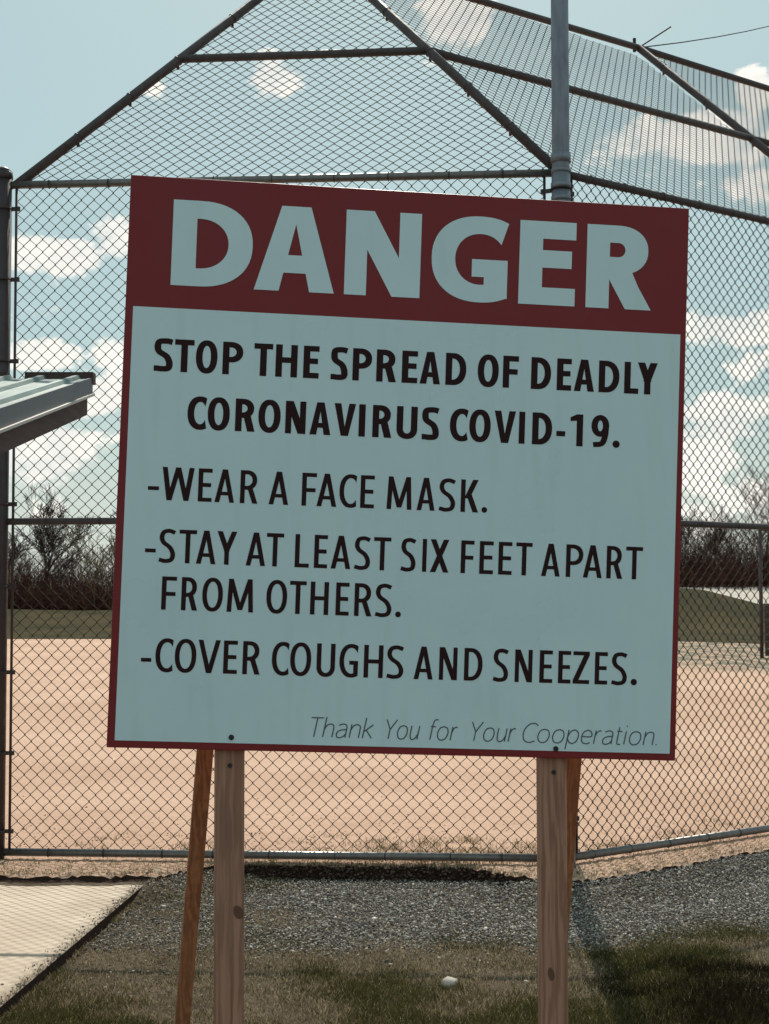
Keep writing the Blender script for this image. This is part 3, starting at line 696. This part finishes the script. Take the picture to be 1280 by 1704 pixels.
        d = sv*1.0; i = w*.055; para(0, 0, i, h, sv); para(w-sv, 0, w-sv-i, h, sv); para(w/2-d*.5, h*.06, i, h, d); para(w/2-d*.5, h*.06, w-i-d, h, d)
    elif ch == 'N': d = sv*1.18; rect(0, 0, sv*.92, h); rect(w-sv*.92, 0, w, h); para(w-d, 0, 0, h, d)
    elif ch == 'X': d = sv*1.2; para(0, 0, w-d, h, d); para(w-d, 0, 0, h, d)
    elif ch == 'Y': d = sv*1.16; m = (w-sv)/2; para(m-.0, h*.40, 0, h, d); para(m+sv-d, h*.40, w-d, h, d); rect(m, 0, m+sv, h*.42)
    elif ch == 'Z': d = sv*1.25; rect(0, h-shh, w, h); rect(0, 0, w, shh); para(0, shh*.9, w-d, h-shh*.9, d)
    elif ch == 'K': d = sv*1.22; rect(0, 0, sv, h); para(sv*.75, h*.42, w-d-w*.02, h, d); para(w-d, 0, sv*1.15, h*.56, d)
    elif ch == '1': rect(w-sv*1.0, 0, w, h); P([(0, h*.78), (w-sv*.9, h*.80), (w-sv*.5, h), (w-sv*1.0, h), (0, h*.90)])
    elif ch == '9': arc(w/2, h*.67, w/2, h*.33+ov, 0, 360, 34, 2.1); path([(w-sv*.5, h*.67), (w-sv*.62, h*.36), (w*.60, h*.12), (w*.12, shh*.42)], sv*.95, shh*.95, 10)
def line(txt, ext, y0, h, sv, shh, name, m, z=.0014):
    for ch, (a, b) in zip(txt, ext):
        G = Glyphs()
        a *= 1e-4; b *= 1e-4; w_ = b-a
        glyph(G, ch, a, y0, w_, h, min(sv, w_), shh, z)
        fast('hyphen' if ch == '-' else 'full_stop' if ch == '.' else 'digit' if ch in '19' else 'letter', G.v, G.f, m, sg)
T1 = [(-5171,-3460),(-3405,-1688),(-1471,168),(407,2078),(2333,3583),(3826,5289)]
line("DANGER", T1, .3745, .184, .0515, .0385, 'danger_lettering', m_white, .0008)
line("STOPTHESPREADOFDEADLY", [(-5453,-5054),(-5020,-4610),(-4571,-4115),(-4004,-3573),(-3338,-2939),(-2877,-2412),(-2283,-1948),(-1695,-1328),(-1224,-809),(-710,-280),(-158,181),(234,678),(793,1243),(1494,1955),(2048,2391),(2670,3108),(3239,3561),(3620,4068),(4170,4627),(4739,5057),(5035,5479)], .1894, .0696, .0140, .0118, 'headline_lettering', m_black)
line("CORONAVIRUSCOVID-19.", [(-4700,-4295),(-4273,-3807),(-3689,-3269),(-3199,-2727),(-2623,-2187),(-2100,-1651),(-1581,-1120),(-1051,-909),(-753,-338),(-233,217),(314,689),(925,1322),(1349,1816),(1895,2363),(2437,2568),(2730,3167),(3264,3460),(3570,3850),(4037,4431),(4514,4676)], .0690, .0696, .0140, .0118, 'headline_lettering', m_black)
line("-WEARAFACEMASK.", [(-5465,-5233),(-5173,-4501),(-4412,-4121),(-4060,-3645),(-3524,-3150),(-2914,-2497),(-2214,-1904),(-1893,-1469),(-1411,-1042),(-959,-662),(-389,149),(260,651),(743,1095),(1213,1598),(1672,1797)], -.0840, .0703, .0098, .0084, 'message_lettering', m_black)
line("-STAYATLEASTSIXFEETAPART", [(-5472,-5247),(-5178,-4839),(-4763,-4397),(-4397,-3987),(-3967,-3549),(-3349,-2938),(-2919,-2555),(-2312,-2009),(-1902,-1620),(-1543,-1123),(-1041,-701),(-630,-259),(-39,279),(422,513),(592,995),(1257,1544),(1663,1964),(2076,2372),(2460,2816),(3018,3428),(3561,3938),(3939,4357),(4458,4811),(4887,5259)], -.2158, .0706, .0098, .0084, 'message_lettering', m_black)
line("FROMOTHERS.", [(-5088,-4778),(-4673,-4333),(-4235,-3803),(-3714,-3156),(-2882,-2443),(-2391,-2038),(-1950,-1560),(-1406,-1123),(-1007,-633),(-556,-207),(-124,0)], -.3150, .0700, .0098, .0084, 'message_lettering', m_black)
line("-COVERCOUGHSANDSNEEZES.", [(-5460,-5247),(-5162,-4796),(-4758,-4309),(-4273,-3806),(-3738,-3447),(-3333,-2965),(-2717,-2355),(-2329,-1883),(-1767,-1373),(-1281,-883),(-759,-347),(-264,94),(318,729),(863,1253),(1403,1801),(2037,2364),(2508,2889),(3047,3331),(3456,3733),(3781,4144),(4263,4542),(4635,4976),(5061,5201)], -.4455, .0698, .0098, .0084, 'message_lettering', m_black)
# thin italic closing line: pen strokes in units of the x-height
LC = {'T': (.95, [[(0,1.42),(.95,1.42)],[(.475,1.42),(.475,0)]]), 'Y': (1.0, [[(0,1.42),(.45,.68),(.45,0)],[(.92,1.42),(.45,.68)]]),
 'C': (1.0, ['c',(1.05,1.25),(.75,1.42),(.35,1.33),(.06,.95),(.03,.5),(.2,.12),(.6,-.02),(1.0,.1)]),
 'h': (.85, [[(.04,1.5),(.04,0)],'c',(.04,.55),(.2,.88),(.48,.98),(.7,.85),(.74,.5),(.74,0)]),
 'n': (.85, [[(.04,1.0),(.04,0)],'c',(.04,.55),(.2,.88),(.48,.98),(.7,.85),(.74,.5),(.74,0)]),
 'u': (.85, [[(.74,1.0),(.74,0)],'c',(.04,1.0),(.04,.45),(.12,.1),(.35,-.02),(.58,.12),(.74,.45)]),
 'r': (.52, [[(.04,1.0),(.04,0)],'c',(.04,.55),(.15,.85),(.32,.98),(.46,.96)]),
 'k': (.76, [[(.04,1.5),(.04,0)],[(.66,1.0),(.06,.48)],[(.2,.6),(.72,0)]]),
 'i': (.24, [[(.06,1.0),(.06,0)],[(.06,1.34),(.06,1.43)]]),
 't': (.50, [[(0,.98),(.42,.98)],'c',(.14,1.3),(.14,.8),(.14,.3),(.2,.02),(.44,.0)]),
 'f': (.50, [[(0,.98),(.42,.98)],'c',(.14,0),(.14,.6),(.14,1.1),(.24,1.46),(.52,1.5)]),
 'o': (.98, ['c',(.45,1.0),(.15,.88),(.02,.5),(.15,.12),(.45,-.01),(.75,.12),(.88,.5),(.75,.88),(.45,1.0)]),
 'a': (.84, ['c',(.08,.9),(.38,1.0),(.66,.9),(.72,.55),(.72,0),'c',(.72,.58),(.35,.56),(.05,.38),(.08,.06),(.36,-.02),(.64,.15),(.72,.34)]),
 'e': (.84, ['c',(.04,.52),(.74,.54),(.70,.86),(.42,1.0),(.12,.85),(.02,.5),(.14,.1),(.46,-.02),(.74,.08)]),
 'p': (.95, [[(.04,1.0),(.04,-.46)],'c',(.04,.45),(.2,.85),(.5,1.0),(.78,.82),(.86,.5),(.76,.14),(.48,-.02),(.2,.1),(.04,.4)]),
 '.': (.2, [[(.04,0),(.04,.09)]])}
def strokes(spec):
    out = []; cur = None
    for s_ in spec:
        if s_ == 'c': cur = []; out.append(('c', cur))
        elif isinstance(s_, list): out.append(('l', s_)); cur = None
        else: cur.append(s_)
    return out
XH = .0285; WD = .0025
for word, (a, b) in zip(("Thank", "You", "for", "Your", "Cooperation."), ((-1916,-483),(-302,510),(666,1322),(1536,2581),(2687,5755))):
    a *= 1e-4; b *= 1e-4; sp_ = .16; tot_ = sum(LC[c][0] for c in word)+sp_*(len(word)-1); kx = (b-a-.006)/(tot_*XH); x = a+.001
    for c in word:
        G = Glyphs()
        for kd, pts in strokes(LC[c][1]):
            q = [(x+px*XH*kx+py*XH*.19, py*XH) for px, py in pts]
            if kd == 'c': q = catmull(q, 6)
            G.n += 1; l = []; r = []
            for i, p in enumerate(q):
                p = np.array(p); t = np.array(q[min(i+1, len(q)-1)])-np.array(q[max(i-1, 0)]); t = t/np.linalg.norm(t); nr = np.array([-t[1], t[0]]); l.append(p+nr*WD/2); r.append(p-nr*WD/2)
            G.strip(l, r, 0, -.5735, .0014)
        x += (LC[c][0]+sp_)*XH*kx
        fast('full_stop' if c == '.' else 'letter', G.v, G.f, m_grey, sg)
# screws with small run marks
for (u, v) in ((-.3508, -.579), (.3456, -.5864)):
    b = MB(); b.tube(sp(u, v, -.004), sp(u, v, .0035), .0068, 14, .0055); b.build('screw', m_metal_screw, sg, smooth=True)
# wooden posts, upright behind the board
SXh = np.array([math.cos(.1044), math.sin(.1044), 0]); SNh = np.array([SXh[1], -SXh[0], 0]); ZU = np.array([0, 0, 1.])
def ray(px, py):
    return fwd*FPX+(px-640)*RT-(py-852)*UP
def onback(px, py, n=-.0145):
    o = SC+SN*n-np.array([0, 0, EYE]); r = ray(px, py); return r*((o@SN)/(r@SN))+np.array([0, 0, EYE])
def plank(p_top, p_bot, half_w, half_d, name, m, X=SXh):
    d = p_top-p_bot; L = np.linalg.norm(d); d = d/L; Xc = X-d*(X@d); Xc /= np.linalg.norm(Xc); Yc = np.cross(d, Xc)
    b = MB(); b.obox((p_top+p_bot)/2, Xc, Yc, d, half_w, half_d, L/2); o = b.build(name, m, sg); bevel(o, .003); return o
def zpost(px_top, py_top):
    f_ = onback(px_top, py_top); c = f_-SNh*.021; return np.array([c[0], c[1], 0])
for px, pw, hw in ((382, 49, .0318), (921, 44.5, .0300)):
    c = zpost(px, 1262); top = c+ZU*(SC[2]+.45); po = plank(top, c-ZU*.15, hw, .019, 'sign_post', m_wood)
    f_ = c+SNh*.019
    b = MB(); zz = EYE+(992-(1268 if px < 500 else 1286))/FPX*3.4; q = np.array([f_[0]+.001, f_[1], zz]); b.tube(q-SNh*.004, q+SNh*.0025, .0048, 12); b.build('nail', m_metal_screw, po)
    # knots
    kz = EYE+(992-(1505 if px < 500 else 1618))/FPX*3.4; q = np.array([f_[0], f_[1], kz])+SXh*(.018 if px < 500 else -.009)
    b = MB(); n = 18; kr = .011 if px < 500 else .0075; vs = [q+SNh*.0012+SXh*kr*math.cos(t)*(1.2 if math.cos(t) > 0 else .8)+ZU*(.0135*math.sin(t)-.004*math.cos(t)) for t in [6.283*i/n for i in range(n)]]
    b.add(vs, [tuple(range(n))]); b.build('knot', m_knot, po)
# raking braces behind the posts
def brace(pa, ya, pb, yb, Ya, Yb, hw, label=None):
    P0 = ray(pa, ya); P0 = P0/P0[1]*Ya+np.array([0, 0, EYE]); P1 = ray(pb, yb); P1 = P1/P1[1]*Yb+np.array([0, 0, EYE]); d = P0-P1
    top = P0+d*.55; bot = P1-d*((P1[2]+.1)/d[2]); return plank(top, bot, hw, .032, 'sign_brace', m_wood_red, X=np.array([math.cos(.1), math.sin(.1), 0]))
brace(341, 1252, 303, 1704, 3.62, 3.95, .0185)
brace(949, 1265, 917, 1704, 3.78, 4.12, .0205)

# ------------------------------------------------------------------ far fence and dugout screen at right edge
ff = empty('field_fence', (8.6, 36, FZ), 'dark fence post with brown board panel far off at the right edge', 'fence')
for i in range(4):
    x = 8.58+i*2.4; y = 36-i*.6; b = MB(); b.tube((x, y, 0), (x, y, 3.05), .042, 10); b.build('fence_post', m_post, ff, smooth=True)
b = MB(); b.tube((8.58, 36, 3.0), (15.78, 34.2, 3.0), .03, 8); b.build('fence_rail', m_post, ff)
for i in range(3):
    for k in range(7):
        x0 = 8.66+i*2.4; y0 = 36-.02-i*.6; b = MB(); z0 = FZ+.05+k*.165
        b.add([(x, y, z) for z in (z0, z0+.15) for (x, y) in ((x0, y0), (x0+2.26, y0-.565), (x0+2.26, y0-.535), (x0, y0+.03))], [(0,3,2,1),(4,5,6,7),(0,1,5,4),(1,2,6,5),(2,3,7,6),(3,0,4,7)]); b.build('board', m_barge, ff)

# ------------------------------------------------------------------ trees and thicket
def segs_mesh(S, m, name, parent=None, n=3):
    S = np.array(S); p = S[:, 0:3]; q = S[:, 3:6]; r0 = S[:, 6]; r1 = S[:, 7]; d = q-p; d /= np.linalg.norm(d, axis=1)[:, None]+1e-9
    a = np.cross(d, np.array([.3, .9, .1])); a /= np.linalg.norm(a, axis=1)[:, None]; b = np.cross(d, a)
    ring = [a*math.cos(t)+b*math.sin(t) for t in [2*math.pi*i/n for i in range(n)]]
    V = np.stack([p+e*r0[:, None] for e in ring]+[q+e*r1[:, None] for e in ring], 1).reshape(-1, 3); base = 2*n*np.arange(len(p))[:, None]
    F = np.concatenate([base+np.array([[i, (i+1) % n, n+(i+1) % n, n+i]]) for i in range(n)], 0)
    return fast(name, V, F, m, parent)
def grow(p, d, L, r, depth, out, rnd, spread=.55, rmin=.006, curl=.22):
    k = 3
    for i in range(k):
        d = d+np.array([rnd.gauss(0, curl), rnd.gauss(0, curl), rnd.gauss(.06, curl*.6)])*.6; d = d/np.linalg.norm(d); q = p+d*L/k; r2 = max(rmin, r*.84)
        out[0 if r > .035 else 1].append((*p, *q, r, r2)); p, r = q, r2
        if depth > 0 and i < k-1 and rnd.random() < .75:
            s = np.array([rnd.gauss(0, 1), rnd.gauss(0, 1), rnd.gauss(.15, .5)]); nd = d+s*spread; nd /= np.linalg.norm(nd); grow(p, nd, L*rnd.uniform(.5, .75), r*.55, depth-1, out, rnd, spread, rmin, curl)
    if depth > 0:
        for _ in range(rnd.choice((2, 2, 3))):
            s = np.array([rnd.gauss(0, 1), rnd.gauss(0, 1), rnd.gauss(.2, .5)]); nd = d+s*spread*.8; nd /= np.linalg.norm(nd); grow(p, nd, L*rnd.uniform(.55, .8), r*.7, depth-1, out, rnd, spread, rmin, curl)
def make_tree(h, seed, bark, depth=5, multi=1, spread=.5, label='', group='bare trees along the far edge of the field', loc=(0, 0, 0), rmin=.010):
    rnd = random.Random(seed); out = ([], []); stems = []
    for k in range(multi):
        out = ([], out[1]); stems.append(out[0])
        d = np.array([rnd.gauss(0, .15*(multi > 1)+.03), rnd.gauss(0, .1), 1]); d /= np.linalg.norm(d); grow(np.array([rnd.gauss(0, .12*(multi-1)), 0, -.2]), d, h*.36, h*.017/multi**.4, depth, out, rnd, spread, rmin)
    t = empty('bare_tree', loc, label, 'tree', group)
    S1 = np.array(out[1]); stems = [np.array(q_) for q_ in stems if q_];  zmax = max(S1[:, 5].max(), .1); k = h/zmax
    for S in stems+[S1]: S[:, :6] *= k; S[:, 0:3] += loc; S[:, 3:6] += loc
    for S in stems: segs_mesh(S, bark, 'trunk', t, 6)
    segs_mesh(S1, bark, 'crown', t, 3); return t
def dup(t, loc, label, s=1.0, rz=0.0):
    c = t.copy(); C.objects.link(c); c.location = loc; c['label'] = label; c.scale = (s, s, s*random.uniform(.9, 1.1)); c.rotation_euler = (0, 0, rz)
    for ch in t.children: k = ch.copy(); C.objects.link(k); k.parent = c
    return c
def at(px, Y): return (px-640)/FPX*Y
hidden = 'bare leafless tree in the far tree line with the sign in front of it'
Tz = lambda x, y: float(th(np.array(x), np.array(y)))
def L(px, Y): x = at(px, Y); return (x, Y, Tz(x, Y)-.1)
t1 = make_tree(7.8, 3, m_bark, 6, 1, .5, 'dark bare tree left of the sign, taller than the olive one beside it', loc=L(72, 92))
t2 = make_tree(5.4, 8, m_bark2, 5, 3, .45, 'small olive toned bare tree at the left edge of the sign', loc=L(155, 90))
t3 = make_tree(9.4, 15, m_bark, 5, 2, .55, 'dark spreading bare tree at the right edge, rising above the middle rail', loc=L(1268, 118))
t4 = make_tree(6.2, 22, m_bark, 5, 3, .5, 'lower bare tree just right of the sign above the brown thicket', loc=L(1165, 118))
dup(t2, L(1212, 119), 'bare tree between the low one beside the sign and the spreading one at right', 1.0, 1.2)
dup(t4, L(10, 97), 'bare tree behind the dark left post of the backstop', 1.05, 2.1)
for i, px in enumerate((290, 420, 520, 660, 780, 880, 1010)):
    dup((t1, t2, t3, t4)[i % 4], L(px, 90+6*(i % 3)), hidden, random.uniform(.8, 1.1), random.uniform(0, 6))
for i, px in enumerate((-420, -300, -190, -90, 1400, 1500, 1640, 1780)):
    dup((t1, t3, t4, t2)[i % 4], L(px, 88+7*(i % 3)), 'bare leafless tree in the far tree line outside the picture', random.uniform(.8, 1.1), random.uniform(0, 6))
# thicket: dense leafless brush, one mass
def thicket(x0, x1, yb, hgt, name, m, seed, n, label):
    rnd = np.random.default_rng(seed); S = []
    px = rnd.uniform(x0, x1, n); py = yb+rnd.uniform(-2.5, 2.5, n)+24*np.clip((px-14.5)/2.5, 0, 1); hh = hgt*(.55+.6*fbm(px, py*0, 3.5, seed))*rnd.uniform(.45, 1.05, n)
    for i in range(n):
        p = np.array([px[i], py[i], Tz(px[i], py[i])-.05]); d = np.array([rnd.normal(0, .28), rnd.normal(0, .2), 1.]); q = p.copy(); r = rnd.uniform(.018, .04)
        for k in range(4):
            d = d+rnd.normal(0, .22, 3)*np.array([1, 1, .3]); d /= np.linalg.norm(d); q2 = q+d*hh[i]/4; S.append((*q, *q2, r, r*.75)); r *= .75
            for _ in range(3):
                e = d+rnd.normal(0, .75, 3); e /= np.linalg.norm(e); l = hh[i]*rnd.uniform(.10, .26); q3 = q2+e*l; S.append((*q2, *q3, r*.7, r*.35))
                e2 = e+rnd.normal(0, .6, 3); e2 /= np.linalg.norm(e2); S.append((*q3, *(q3+e2*l*.7), r*.4, r*.2))
            q = q2
    return tag(segs_mesh(S, m, name), label, 'brush', kind='stuff')
thicket(-40, 40, 93, 4.1, 'thicket', m_brush, 5, 4600, 'dense reddish brown leafless thicket along the far side of the field')
thicket(-40, 40, 89, 2.2, 'thicket', m_brush, 6, 2600, 'low front fringe of the reddish brown thicket above the grass bank')
thicket(-30, 30, 96, 4.4, 'thicket', m_brush2, 7, 700, 'paler dry stems mixed into the top of the thicket')
